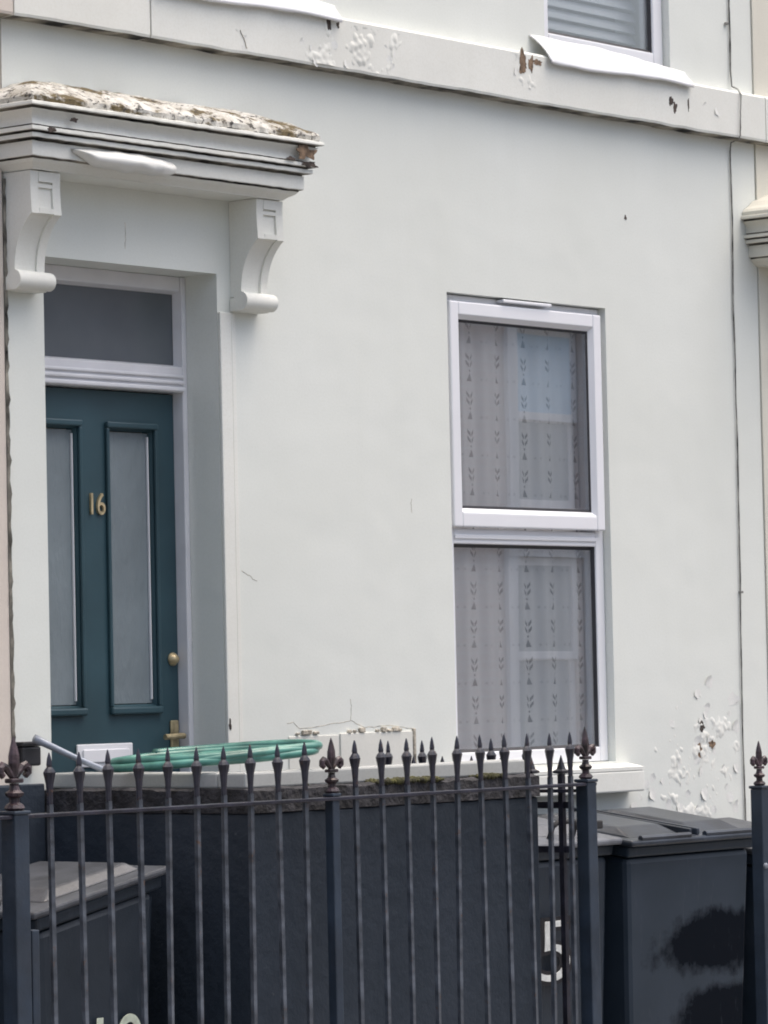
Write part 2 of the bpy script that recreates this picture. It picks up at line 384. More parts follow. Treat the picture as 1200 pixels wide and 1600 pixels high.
# ------------------------------------------------------------------ the house
XL, XR = -1.707, 2.196
TOP = 4.3
house = thing('terraced_house', 'off-white rendered house with teal front door, peeling paint and a tall white window', 'house', (0, 0, GZ))
DX0, DX1, DZ1 = -1.549, -.789, .718
WX0, WX1, WZ0, WZ1 = .351, 1.240, -.84, .737
U2 = (.925, 1.672, 1.60, 3.15); U1 = (-1.045, -.285, 1.60, 3.15)
bm = wall_holes(NB(), XL+.001, XR-.001, GZ, TOP, [(DX0, DX1, GZ, DZ1), (WX0, WX1, WZ0, WZ1), U1, U2], 0., .24)
mk('facade_wall', bm, M['wall'], house)
bm = NB()                                    # shell behind the front, keeps the rooms dark
bx(bm, XL+.01, XL+.06, .245, 7, GZ, TOP); bx(bm, XR-.06, XR-.01, .245, 7, GZ, TOP)
bx(bm, XL+.065, XR-.065, 3.4, 3.5, GZ, TOP); bx(bm, XL+.065, XR-.065, .245, 3.395, 1.15, 1.35); bx(bm, XL+.065, XR-.065, .245, 3.395, GZ, -1.66)
bx(bm, -.30, -.22, .245, 3.395, -1.655, 1.145)
mk('room', bm, M['room'], house)
bm = NB(); prism_x(bm, [(-.18, TOP), (7.2, TOP), (3.5, TOP+2.3)], XL, XR); mk('roof', bm, M['roof'], house)
# string course, with a slightly wavy lower arris
def string_course(x0, x1, m, parent, n=90):
    bm = NB(); rows = []
    for i in range(n+1):
        x = x0+(x1-x0)*i/n
        w = .004*nz(x*3.1, 2)+.003*nz(x*11, 5)
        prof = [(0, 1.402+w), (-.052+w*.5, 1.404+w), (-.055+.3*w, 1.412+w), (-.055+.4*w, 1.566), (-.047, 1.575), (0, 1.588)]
        rows.append([bm.verts.new((x, y, z)) for y, z in prof])
    for a, c in zip(rows, rows[1:]):
        for j in range(5):
            f = bm.faces.new((a[j], c[j], c[j+1], a[j+1])); f.material_index = 1 if j == 0 else 0  # underside face coloured darker: contact shade and dirt together
    bm.faces.new(rows[0]); bm.faces.new(list(reversed(rows[-1])))
    return mk('string_course', bm, m, parent, mats=[M['grime_shade']])
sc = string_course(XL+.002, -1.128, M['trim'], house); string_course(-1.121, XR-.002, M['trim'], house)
mk('open_joint', box(-1.1279, -1.1211, -.046, -.0005, 1.404, 1.57), M['baredark'], house)
# flat band round the door opening
bm = NB(); bx(bm, DX1+.0005, DX1+.052, -.012, -.0005, GZ, .60, .003); bx(bm, DX1+.056, DX1+.074, -.008, -.0005, GZ, .60, .002)
mk('door_surround', bm, M['trim'], house)
bm = NB(); bx(bm, XL+.002, -1.603, -.024, -.0008, GZ, -.8205, .004); mk('plinth', bm, M['slate'], house)
mk('doorstep', box(-1.385, -.26, -.6, -.002, GZ, -1.66, .008), M['stone'], house)

# ---- door hood
PF = .17
def hood_sweep(prof, xl, xr, n, jit=0., seed=0., grime_shade=False):
    """(projection, z) profile carried along left return, front, right return, mitred at the corners"""
    bm = NB(); st = []
    for k in range(4): st.append(('L', k/4))
    for k in range(n+1): st.append(('F', k/n))
    for k in range(3, -1, -1): st.append(('R', k/4))
    rows = []
    for s, t in st:
        r = []
        for p, z in prof:
            d = p-PF
            if s == 'L': x, y = xl-d, -p*t
            elif s == 'R': x, y = xr+d, -p*t
            else: x, y = (xl-d)+(xr-xl+2*d)*t, -p
            if jit:
                q = nz(x*22+seed, y*22, z*22)+.6*nz(x*55+seed, y*50, z*50)
                y += jit*q*(.3 if p < .04 else 1.) ; z += jit*.8*nz(x*26, seed+3, z*9)
            r.append(bm.verts.new((x, min(y, -.0006), z)))
        rows.append(r)
    for a, c in zip(rows, rows[1:]):
        for j in range(len(prof)-1):
            f = bm.faces.new((a[j], c[j], c[j+1], a[j+1]))
            zm = (prof[j][1]+prof[j+1][1])/2
            if grime_shade and any(z0-.0012 < zm < z1+.0012 and prof[j][0] < .2145 for z0, z1 in ((1.110, 1.1160), (1.0602, 1.066), (1.0418, 1.0468), (1.0218, 1.028), (.9735, .9785))): f.material_index = 1
    return bm
def arc(p0, z0, p1, z1, k, bow):
    out = []
    for i in range(k+1):
        t = i/k; s = math.sin(PI*t)*bow
        out.append((p0+(p1-p0)*t-s, z0+(z1-z0)*t))
    return out
def make_hood(parent, dx, m, mw, worn=True):
    xl, xr = -1.757+dx, -.564+dx
    h = mk('door_hood', hood_sweep(                               # crown moulding, fillets, fascia, soffit
        [(.205, 1.131), (.216, 1.127), (.217, 1.119), (.214, 1.116), (.196, 1.1150), (.196, 1.1115)] + arc(.203, 1.109, .188, 1.066, 7, .012) +
        [(.182, 1.0645), (.182, 1.0610), (.199, 1.060), (.200, 1.050), (.198, 1.0475), (.178, 1.0460), (.178, 1.0425), (.189, 1.0415), (.190, 1.031), (.188, 1.0285), (.166, 1.0270), (.166, 1.0225),
         (PF, 1.0215), (PF, .981), (.168, .9785), (.158, .978), (.158, .974), (.158, .9735), (.150, .965), (.136, .957), (.126, .950), (.126, .948), (.0006, .9465)],
        xl, xr, 150, .0016, dx, True), m, parent, mats=[M['grime_shade']])
    mk('weathering', hood_sweep([(.206, 1.130), (.207, 1.146), (.196, 1.158), (.170, 1.172), (.140, 1.188), (.11, 1.198), (.085, 1.208), (.055, 1.218), (.028, 1.226), (.001, 1.229)],
        xl, xr, 260, .0085, 7.3+dx), mw, h)
    for x0 in ((-1.712+dx, -.727+dx) if worn else (-1.60+dx, -.727+dx)):
        bm = NB(); x1 = x0+.122
        P = [(0.0008, .9455), (.116, .9455), (.114, .90), (.116, .86), (.119, .822)]
        for q in range(15):
            t = q/14; b0, b1, b2, b3 = (1-t)**3, 3*t*(1-t)**2, 3*t*t*(1-t), t**3
            P.append((.109*b0+.076*b1+.045*b2+.046*b3, .816*b0+.788*b1+.738*b2+.662*b3))
        P += [(.060, .652), (.0008, .648)]
        def off(d): return [(-(p+(d if .03 < p else 0)), z) for p, z in P]
        prism_x(bm, off(-.007), x0+.032, x1-.032)
        prism_x(bm, off(0), x0, x0+.0315); prism_x(bm, off(0), x1-.0315, x1)
        bx(bm, x0+.032, x1-.032, -.1165, -.1, .915, .945); bx(bm, x0+.032, x1-.032, -.1190, -.1, .823, .838)
        bx(bm, x0+.0315, x1-.0315, -.1135, -.1, .898, .909)
        # the roll at the foot
        a = [];  c = []
        for i in range(28):
            t = 2*PI*i/28; a.append(bm.verts.new((x0-.012, -.052+.029*math.cos(t), .634+.029*math.sin(t)))); c.append(bm.verts.new((x1+.014, -.052+.027*math.cos(t), .634+.027*math.sin(t))))
        for i in range(28): bm.faces.new((a[i], a[(i+1) % 28], c[(i+1) % 28], c[i]))
        bm.faces.new(a); bm.faces.new(list(reversed(c)))
        bx(bm, x0-.006, x1+.006, -.05, -.0008, .604, .646, .004)
        mk('bracket', bm, m, h)
    return h
hood = make_hood(house, 0., M['trim'], M['weather'])
# sheet of paint hanging off the fascia
bm = NB(); rows = []
for i in range(31):
    t = i/30; x = -1.60+.425*t
    zt = 1.012+.010*math.sin(PI*t)+.004*nz(t*5, 3); zb = .972-.010*math.sin(PI*t*.8)+.005*nz(t*7, 8)
    if t < .18: zb = zb+(zt-zb)*(1-t/.18)*.75
    if t > .93: zb += .008*(t-.93)/.07
    r = []
    for j in range(9):
        s = j/8; z = zt+(zb-zt)*s
        p = .1715+.042*math.sin(PI*min(1, s*.95))*(.45+.55*math.sin(PI*min(1, t*1.05)))+.006*nz(x*14, s*3)+(.012*s if t > .8 else 0)
        r.append(bm.verts.new((x, -p, z)))
    rows.append(r)
for a, c in zip(rows, rows[1:]):
    for j in range(8): bm.faces.new((a[j], c[j], c[j+1], a[j+1]))
fl = mk('loose_paint_sheet', bm, M['flake'], hood, True); sm = fl.modifiers.new('t', 'SOLIDIFY'); sm.thickness = .002
fl['label'] = 'curled sheet of white paint hanging off the front edge'

# ---- paint flakes and bare patches
def blob_poly(bm, cx, cz, rx, rz, y, seed, n=26, th=.0015):
    ring = []
    for i in range(n):
        t = 2*PI*i/n; k = 1+.75*nz(math.cos(t)*1.5+seed, math.sin(t)*1.5, seed)+.45*nz(math.cos(t)*4+seed, math.sin(t)*4)
        ring.append((cx+rx*k*math.cos(t), cz+rz*k*math.sin(t)))
    a = [bm.verts.new((x, y, z)) for x, z in ring]; c = [bm.verts.new((x, y+th, z)) for x, z in ring]
    bm.faces.new(a)
    for i in range(n): bm.faces.new((a[i], a[(i+1) % n], c[(i+1) % n], c[i]))
    return bm
YB = -.0568
for k, (x, z, rx, rz, y, dark) in enumerate([
        (-.291, 1.548, .013, .022, YB, 1), (-.247, 1.548, .008, .008, YB, 1), (.725, 1.532, .024, .036, YB, 0), (.771, 1.534, .013, .026, YB, 0), (.808, 1.546, .022, .010, YB, 0),
        (1.59, 1.494, .011, .014, YB, 1), (1.614, 1.474, .010, .018, YB, 1), (1.70, 1.492, .003, .02, YB, 1),
        (1.768, -.729, .013, .020, -.0018, 1), (1.752, -.822, .014, .030, -.0018, 0), (1.826, -.797, .018, .012, -.0018, 0), (1.776, -.762, .006, .010, -.0018, 0),
        (1.374, 1.065, .006, .008, -.0018, 1), (-.78, -.67, .005, .014, -.0135, 1)]):
    mk('bare_patch', blob_poly(NB(), x, z, rx, rz, y, k*3.7), M['baredark' if dark else 'bare'], house)
for k, (x, y, z, rx, rz, d) in enumerate(((-.60, -.209, 1.088, .045, .022, 0), (-.575, -.204, 1.055, .03, .008, 1), (-.66, -.206, 1.066, .02, .006, 1), (-1.62, -.206, 1.088, .018, .006, 1), (-1.71, -.203, 1.052, .014, .008, 1))):
    mk('bare_patch', blob_poly(NB(), x, z, rx, rz, y, k*2.3+40, th=.003), M['baredark' if d else 'bare'], hood)
fm = []
for s in range(5):                                                  # five curled flake meshes shared by all
    bm = NB(); G = 6; g = {}
    for i in range(G+1):
        for j in range(G+1):
            u, v = i/G*2-1, j/G*2-1
            rr = 1+.45*nz(u*1.4+s*9, v*1.4, s)
            x, z = u*math.sqrt(1-v*v/2)*rr, v*math.sqrt(1-u*u/2)*rr
            y = -.001-.30*max(0, z+.1)**1.6-.06*nz(x*2, z*2, s+4)-.05
            g[i, j] = bm.verts.new((x, y, z))
    for i in range(G):
        for j in range(G): bm.faces.new((g[i, j], g[i+1, j], g[i+1, j+1], g[i, j+1]))
    me = bpy.data.meshes.new('paint_flake'); bmesh.ops.recalc_face_normals(bm, faces=bm.faces); bm.to_mesh(me); bm.free()
    me.materials.append(M['flake']); me.polygons.foreach_set('use_smooth', [True]*len(me.polygons)); fm.append(me)
flk = []
for (x, z) in ((-.425, 1.474), (-.379, 1.459), (-.358, 1.42), (-.301, 1.447), (-.268, 1.482), (-.124, 1.488), (-.01, 1.501), (.005, 1.461), (.027, 1.442), (-.206, 1.427), (-.70, 1.452), (-.716, 1.42), (1.806, 1.5), (1.886, 1.485), (.03, 1.485), (-.33, 1.47), (.69, 1.50)):
    flk.append((x, YB+.0015, z, random.uniform(.009, .021)))
for (x, z) in ((1.82, -.572), (1.745, -.617), (1.803, -.664), (1.967, -.639), (1.944, -.689), (1.983, -.736), (1.582, -.716), (1.615, -.864), (1.632, -.932), (1.67, -.968), (1.77, -.971), (1.912, -.953), (1.931, -.989), (1.97, -1.025), (1.457, -.904), (1.418, -.925), (1.378, -.968), (1.433, -1.015), (1.515, -.917), (1.338, -1.005), (1.753, -.891), (1.895, -.884), (1.977, -.886),
               (1.76, -.71), (1.79, -.69), (1.74, -.79), (1.81, -.78), (1.84, -.82), (1.73, -.85), (1.55, -1.0), (1.62, -1.02), (1.72, -1.03), (1.83, -1.03), (1.45, -.96)):
    flk.append((x, -.0005, z, random.uniform(.010, .026)))
for k, (x, y, z, r) in enumerate(flk):
    o = bpy.data.objects.new('paint_flake', fm[k % 5]); COL.objects.link(o); o.parent = house
    o.location = Vector((x, y+.0008, z))-org(house); o.scale = (r, r*.55, r*random.uniform(.7, 1.2)); o.rotation_euler = (0, random.uniform(-2.2, 2.2), 0)
# blistered paint: one thin skin that lifts off the face in islands and sinks behind it between them
def blister(x0, x1, z0, z1, y, cut, hgt, seed, parent, fall):
    bm = NB(); st = .0055; nx, nzv = int((x1-x0)/st), int((z1-z0)/st); g = {}; H = {}
    for i in range(nx+1):
        for j in range(nzv+1):
            x, z = x0+st*i, z0+st*j
            q = .55*nz(x*11+seed, z*13, seed)+.45*abs(nz(x*27, z*24+seed, 2.2))+.25*nz(x*60, z*60, seed)
            e = fall((x-x0)/(x1-x0), (z-z0)/(z1-z0))
            h = (q-cut+e)*2.2
            h = min(1, max(-.35, h)); h = h if h < .7 else .7-(h-.7)*1.6*(nz(x*40, z*40, 9) > -.1)
            H[i, j] = h; g[i, j] = bm.verts.new((x, y-hgt*h, z))
    for i in range(nx):
        for j in range(nzv):
            k4 = ((i, j), (i+1, j), (i+1, j+1), (i, j+1))
            if max(H[k] for k in k4) > -.05: bm.faces.new([g[k] for k in k4])
    bmesh.ops.delete(bm, geom=[v for v in bm.verts if not v.link_faces], context='VERTS')
    o = mk('blistered_paint', bm, M['trim'], parent, True); o['kind'] = 'stuff'
edge = lambda t: -.5*max(0, abs(t*2-1)-.45)
blister(1.46, 2.01, -1.06, -.50, 0., .19, .0065, 3., house, lambda u, v: edge(u)*.6-.5*max(0, v-.5)+(-.35*max(0, v-.25-.6*u)))
blister(-.47, .10, 1.412, 1.56, YB+.0012, .19, .0065, 11., house, lambda u, v: edge(u))
blister(.66, .84, 1.45, 1.56, YB+.0012, .21, .006, 21., house, lambda u, v: edge(u))
blister(-.76, -.66, 1.41, 1.48, YB+.0012, .16, .008, 31., house, lambda u, v: edge(u))
# hairline cracks
bm = NB()
for pts in ([(-1.196, .845), (-1.194, .81), (-1.197, .765)], [(-.70, -.197), (-.66, -.212), (-.628, -.229)], [(.143, .045), (.139, .02), (.142, .0)], [(-.50, -.672), (-.47, -.668), (-.44, -.69), (-.35, -.684), (-.22, -.672), (-.19, -.668), (-.12, -.694), (.0, -.688), (.12, -.70)], [(-.19, -.668), (-.185, -.62), (-.19, -.60)], [(-.72, 1.475), (-.705, 1.45), (-.69, 1.42)]):
    yy = YB if pts[0][1] > 1.3 else 0
    mk('hairline_crack', tube(NB(), [(x+.004*nz(x*90+i, z*70), yy+.0004, z+.004*nz(z*80, x*90)) for i, (x, z) in enumerate([(a[0]+(b[0]-a[0])*s/5, a[1]+(b[1]-a[1])*s/5) for a, b in zip(pts, pts[1:]) for s in range(5)]+[pts[-1]])], .0012, 5), M['crumble'], house)
# patched-up opening low on the wall: raised rim, flush infill in two pieces
bm = NB(); bx(bm, -.496, -.255, -.004, -.0006, -1.0, -.712, .002); bx(bm, -.247, .116, -.006, -.0006, -1.0, -.708, .002); mk('infill_patch', bm, M['patchrender'], house)
bm = NB(); 
for i in range(22):
    x = -.49+i*.028; 
    if random.random() < .75: bx(bm, x, x+random.uniform(.012, .028), -.0075-.004*random.random(), -.0005, -.7075, -.7075+random.uniform(.006, .016), .002)
bx(bm, .1165, .130, -.009, -.0006, -1.0, -.70, .003)
mk('crumbling_edge', bm, M['crumble'], house)['kind'] = 'stuff'

# ---- ground floor window
win = mk('window', (lambda bm: (bx(bm, WX0+.002, WX0+.048, .030, .10, WZ0+.002, WZ1-.003, .004), bx(bm, WX1-.048, WX1-.002, .030, .10, WZ0+.002, WZ1-.003, .004),
     bx(bm, WX0+.0485, WX1-.0485, .030, .10, WZ1-.05, WZ1-.003, .004), bx(bm, WX0+.0485, WX1-.0485, .030, .10, -.095, -.045, .004), bx(bm, WX0+.0485, WX1-.0485, .030, .10, WZ0+.002, WZ0+.052, .004),
     bx(bm, WX0+.0485, WX1-.0485, .024, .0295, -.078, -.064, .002), bm)[-1])(NB()), M['upvc'], house)
SX0, SX1, SZ0, SZ1 = .372, 1.218, -.040, .711
def ring_frame(bm, x0, x1, z0, z1, w, y0, y1, b=.004, wb=None):
    wb = wb or w
    # mitre-free butt frame with a sloping glazing bead
    bx(bm, x0, x0+w, y0, y1, z0, z1, b); bx(bm, x1-w, x1, y0, y1, z0, z1, b)
    bx(bm, x0+w+.0004, x1-w-.0004, y0, y1, z1-w, z1, b); bx(bm, x0+w+.0004, x1-w-.0004, y0, y1, z0, z0+wb, b)
    return bm
def bead(bm, x0, x1, z0, z1, d, y0, y1):
    """bevelled bead inside an opening: slopes back from y0 to y1 over width d"""
    o = [(x0, z0), (x1, z0), (x1, z1), (x0, z1)]; i_ = [(x0+d, z0+d), (x1-d, z0+d), (x1-d, z1-d), (x0+d, z1-d)]
    a = [bm.verts.new((x, y0, z)) for x, z in o]; c = [bm.verts.new((x, y1, z)) for x, z in i_]
    for k in range(4): bm.faces.new((a[k], a[(k+1) % 4], c[(k+1) % 4], c[k]))
bm = ring_frame(NB(), SX0, SX1, SZ0, SZ1, .046, .004, .0285, .005, .050)
sash = mk('opening_sash', bm, M['upvc'], win)
bm = NB(); bead(bm, SX0+.0455, SX1-.0455, SZ0+.0495, SZ1-.0455, .014, .006, .022); mk('glazing_bead', bm, M['upvc'], win)
bm = NB(); bead(bm, SX0+.057, SX1-.057, SZ0+.061, SZ1-.057, .011, .0205, .024); bead(bm, WX0+.0475, WX1-.0475, WZ0+.0515, -.0955, .011, .036, .046)
mk('gasket', bm, M['gasket'], win)
mk('pane', box(SX0+.058, SX1-.058, .0245, .0285, SZ0+.062, SZ1-.058), M['glass'], win)
mk('pane', box(WX0+.052, WX1-.052, .0465, .0505, WZ0+.056, -.100), M['glass'], win)
bm = NB(); bx(bm, .655, .925, -.004, .029, .7205, .7315, .003); mk('trickle_vent', bm, M['upvc'], win)
bm = NB(); bx(bm, .29, 1.315, -.068, -.0008, -.945, -.872, .006); hexa(bm, [(.29, -.068, -.8715), (1.315, -.068, -.8715), (1.315, -.0008, -.8715), (.29, -.0008, -.8715), (.29, -.068, -.860), (1.315, -.068, -.860), (1.315, -.0008, -.848), (.29, -.0008, -.848)])
mk('window_sill', bm, M['trim'], house)
mk('inner_board', box(WX0+.01, WX1-.01, .11, .30, -.86, -.80, .004), M['whitewood'], house)

# ---- upper windows
def upper_window(X0, X1, Z0, Z1):
    w = mk('window', ring_frame(NB(), X0+.003, X1-.003, Z0+.02, Z1-.003, .058, .028, .09, .005), M['upvc'], house)
    bm = NB(); bx(bm, X0+.062, X1-.062, .030, .085, 2.36, 2.42, .004); mk('transom', bm, M['upvc'], w)
    bm = NB(); bead(bm, X0+.0605, X1-.0605, Z0+.0775, 2.361, .012, .036, .046); mk('gasket', bm, M['gasket'], w)
    mk('pane', box(X0+.062, X1-.062, .048, .052, Z0+.079, 2.359), M['glass'], w); mk('pane', box(X0+.062, X1-.062, .048, .052, 2.421, Z1-.062), M['glass'], w)
    s = mk('window_sill', box(X0-.06, X1+.05, -.048, -.0008, 1.536, 1.570, .004), M['baredark'], house)
    bm = NB(); rows = []; n = 36; x0, x1 = X0-.092, X1+.088
    for i in range(n+1):
        t = i/n
        zb = 1.650-.028*t+.012*math.sin(PI*t)*(1 if t < .7 else .8)+.004*nz(t*6, X0); zf = 1.556+.006*t-.006*math.sin(2*PI*t)
        sk = .05*(1-t)*0
        r = []
        for j in range(8):
            v = j/7
            z = zb+(zf-zb)*v+.006*math.sin(PI*v)*(1+math.sin(3.2*PI*t+1))
            r.append(bm.verts.new((x0+(x1-x0)*t+(.03*v if t < .01 else 0)-(.05*v*t), -.002-.074*v-.004*nz(t*9, v*2), z)))
        r.append(bm.verts.new((r[-1].co.x, r[-1].co.y+.003, zf-.010-.004*nz(t*8, 4)))) 
        rows.append(r)
    for a, c in zip(rows, rows[1:]):
        for j in range(8): bm.faces.new((a[j], c[j], c[j+1], a[j+1]))
    sh = mk('sill_cover_sheet', bm, M['sheet'], s, True); q = sh.modifiers.new('t', 'SOLIDIFY'); q.thickness = .003
upper_window(*U2); upper_window(*U1)
bl = thing('venetian_blind', 'pale slatted blind hanging behind the upper right window', 'blind', (1.30, .15, 1.68))
mk('head_rail', box(U2[0]+.02, U2[1]-.02, .13, .17, 3.10, 3.14, .004), M['whitewood'], bl)
slat_me = None
for k in range(34):
    z = 1.70+k*.041
    if slat_me is None: o = mk('slat', hexa(NB(), [(U2[0]+.02, .132, z-.017), (U2[1]-.02, .132, z-.017), (U2[1]-.02, .150, z+.016), (U2[0]+.02, .150, z+.016), (U2[0]+.02, .134, z-.019), (U2[1]-.02, .134, z-.019), (U2[1]-.02, .152, z+.014), (U2[0]+.02, .152, z+.014)]), M['whitewood'], bl); slat_me = o.data
    else: o = bpy.data.objects.new('slat', slat_me); COL.objects.link(o); o.parent = bl; o.location = (0, 0, k*.041)
    o.rotation_euler = (0, random.uniform(-.004, .004), 0)

# ---- front door
dframe = mk('door_frame', (lambda bm: (bx(bm, DX1-.022, DX1-.0005, .128, .21, -1.655, DZ1-.0005, .004), bx(bm, DX0+.0005, DX0+.022, .128, .21, -1.655, DZ1-.0005, .004),
     bx(bm, DX0+.0225, DX1-.0225, .132, .21, .672, DZ1-.0005, .004), bx(bm, DX0+.0225, DX1-.0225, .128, .21, .358, .437, .003),
     bx(bm, DX0+.0225, DX1-.0225, .116, .1275, .360, .374, .004), bx(bm, DX0+.0225, DX1-.0225, .119, .1275, .382, .394, .004), bx(bm, DX0+.0225, DX1-.0225, .121, .1275, .402, .412, .003), bm)[-1])(NB()), M['whitewood'], house)
bm = NB(); bead(bm, DX0+.022, DX1-.022, .4365, .6725, .008, .135, .160); mk('fanlight_bead', bm, M['whitewood'], dframe)
mk('fanlight', box(DX0+.028, DX1-.028, .162, .166, .444, .665), M['fanglass'], dframe)
dl0, dl1 = -1.526, -.8125; DY = .17
PZ0, PZ1 = -.606, .240; PL = (-1.444, -1.243); PR = (-1.110, -.909)
bm = NB()
for a, b_, c, d in ((dl0, PL[0], PZ0, PZ1), (PL[1], PR[0], PZ0, PZ1), (PR[1], dl1, PZ0, PZ1), (dl0, dl1, PZ1, .353), (dl0, dl1, -1.65, PZ0)):
    v = [bm.verts.new(p) for p in ((a, DY, c), (b_, DY, c), (b_, DY, d), (a, DY, d))]; bm.faces.new(v)
bmesh.ops.remove_doubles(bm, verts=bm.verts, dist=1e-4)
bmesh.ops.solidify(bm, geom=bm.faces, thickness=.044)
for v in bm.verts: v.co.y = DY if abs(v.co.y-DY) < .01 else DY+.044
door = mk('door', bm, M['teal'], house)
for (a, b_) in (PL, PR):
    bm = NB()
    bx(bm, a-.013, b_+.013, DY-.016, DY-.0008, PZ1+.0005, PZ1+.020, .005); bx(bm, a-.013, b_+.013, DY-.018, DY-.0008, PZ0-.024, PZ0-.0005, .006)
    bx(bm, a-.013, a-.0005, DY-.012, DY-.0008, PZ0, PZ1, .004); bx(bm, b_+.0005, b_+.013, DY-.012, DY-.0008, PZ0, PZ1, .004)
    bead(bm, a+.0005, b_-.0005, PZ0+.0005, PZ1-.0005, .006, DY+.001, DY+.016)
    mk('panel_moulding', bm, M['teal'], door)
    mk('glass_panel', box(a+.005, b_-.005, DY+.0165, DY+.022, PZ0+.009, PZ1-.009), M['frost'], door)
    bm = NB(); bx(bm, b_-.0145, b_-.0105, DY+.008, DY+.016, PZ0+.02, PZ1-.02, .001); mk('putty_line', bm, M['upvc'], door)
text_mesh('16', .094, .004, M['brass'], 'number', door, (-1.170, DY-.005, -.024), sx=.86)
bm = NB(); bx(bm, -1.272, -1.03, DY-.008, DY-.0008, -.785, -.716, .003); mk('letter_plate', bm, M['upvc'], door)
bm = NB(); bx(bm, -1.252, -1.05, DY-.014, DY-.0085, -.772, -.732, .003); mk('letter_flap', bm, M['upvc'], door)
bm = NB(); lathe(bm, 0, 0, [(.021, 0), (.021, .004), (.016, .010), (.012, .018), (.004, .020)], 18)
o = mk('lock_cylinder', bm, M['brass'], None, True); o.parent = door; o.rotation_euler = (PI/2, 0, 0); o.location = Vector((-.838, DY-.0008, -.464))-org(door)
bm = NB(); bx(bm, -.857, -.822, DY-.009, DY-.0008, -.76, -.652, .004); tube(bm, [(-.839, DY-.008, -.700), (-.839, DY-.045, -.700), (-.850, DY-.052, -.700), (-.93, DY-.050, -.702)], .009, 10)
mk('handle', bm, M['brassdull'], door)

# ---- net curtain
def net(name, x0, x1, z0, z1, y, xo, zo, label, fold=.009, scallop=0.):
    bm = NB(); nx, nzv = 170, 26; uvl = bm.loops.layers.uv.new('UVMap'); g = {}; P = {}
    for i in range(nx+1):
        x = x0+(x1-x0)*i/nx
        for j in range(nzv+1):
            z = z0+(z1-z0)*j/nzv
            if j == 0 and scallop: z += scallop*abs(math.sin(PI*(x-xo)/.146))
            f = fold*(math.sin((x-xo)*2*PI/.146+.5*math.sin(z*1.3+x*3))+.35*math.sin(x*2*PI/.061+1.3+.5*z)) + .008*nz(x*5, z*1.2)
            g[i, j] = bm.verts.new((x, y+f, z)); P[i, j] = (x-xo+.073+.0035*math.sin(z*7+x*9), z-zo)
    for i in range(nx):
        for j in range(nzv):
            q = ((i, j), (i+1, j), (i+1, j+1), (i, j+1)); f = bm.faces.new([g[k] for k in q])
            for lp, k in zip(f.loops, q): lp[uvl].uv = P[k]
    return tag(mk(name, bm, M['net'], None, True), label, 'curtain')
net('net_curtain', .404, 1.186, -.79, .72, .086, .576, .318, 'grey net curtain with woven arrow motifs behind the tall ground floor window', scallop=.012)

# ---- neighbours
nl = thing('neighbour_house', 'peach painted house edge at the far left beside the door hood', 'house', (-3.6, 0, GZ))
bm = NB(); bx(bm, -5.6, XL-.016, -.010, .24, -.82, TOP); mk('facade_wall', bm, M['peach'], nl)
bm = NB(); bx(bm, -5.6, XL-.012, -.034, .24, GZ, -.8205, .006); mk('plinth', bm, M['slate'], nl)
bm = NB(); n = 90; rows = []
for i in range(n+1):
    z = -.82+(.93-(-.82))*i/n; w = .008*nz(z*22, 1)+.004*nz(z*60, 2)
    rows.append([bm.verts.new(p) for p in ((XL-.0158, -.013+.003*nz(z*30, 6), z), (XL-.006+w, -.016+.006*nz(z*40, 9), z), (XL-.0008, -.004+.004*nz(z*25, 3), z))])
for a, c in zip(rows, rows[1:]):
    for j in range(2): bm.faces.new((a[j], a[j+1], c[j+1], c[j]))
mk('ragged_joint', bm, M['grime_shade'], nl)
string_course(-5.6, XL-.004, M['peach'], nl, 40)
bm = NB(); bx(bm, -5.6, XL-.017, .245, 7, GZ, TOP); prism_x(bm, [(-.18, TOP+.001), (7.2, TOP+.001), (3.5, TOP+2.3)], -5.6, XL-.004); mk('roof', bm, M['roof'], nl)
nr = thing('neighbour_house', 'cream yellow painted house edge at the far right with its own door hood', 'house', (4.1, 0, GZ))
mk('facade_wall', wall_holes(NB(), XR+.003, 6.1, GZ, TOP, [(2.351, 3.111, GZ, .718), (4.25, 5.14, -.84, .737)], -.006, .24), M['cream'], nr)
make_hood(nr, 3.9, M['cream'], M['cream'], False)
string_course(XR+.003, 6.1, M['trim'], nr, 60)
mk('door', box(2.36, 3.10, .12, .16, -1.65, .71, .004), M['whitewood'], nr)
mk('window', ring_frame(NB(), 4.253, 5.137, -.838, .735, .05, .03, .09), M['upvc'], nr); mk('pane', box(4.31, 5.08, .05, .054, -.785, .68), M['fanglass'], nr)
bm = NB(); bx(bm, XR+.006, 6.1, .25, 7, GZ, TOP); prism_x(bm, [(-.18, TOP+.001), (7.2, TOP+.001), (3.5, TOP+2.3)], XR+.003, 6.1); mk('roof', bm, M['roof'], nr)

# ---- cable down the front
pts = [(2.061, -.006, 3.4), (2.055, -.006, 2.4), (2.047, -.006, 1.918), (2.049, -.006, 1.777), (2.046, -.006, 1.66), (2.046, -.010, 1.600), (2.040, -.040, 1.586), (2.028, -.062, 1.562), (2.022, -.062, 1.50), (2.016, -.062, 1.41), (2.022, -.050, 1.398), (2.029, -.012, 1.392), (2.030, -.006, 1.36), (2.034, -.006, 1.094), (2.025, -.006, .788), (2.030, -.006, .62), (2.027, -.006, .461), (2.031, -.006, .30), (2.028, -.006, .134), (2.026, -.006, -.192), (2.021, -.006, -.36), (2.019, -.006, -.54), (2.016, -.006, -.772), (2.020, -.006, -.957), (2.021, -.006, -1.3), (2.02, -.006, -1.9)]
cpts = [tuple(Vector(a).lerp(Vector(b_), s/6)+Vector((.0022*nz(a[2]*9+s, 2), 0, 0))) for a, b_ in zip(pts, pts[1:]) for s in range(6)]+[pts[-1]]
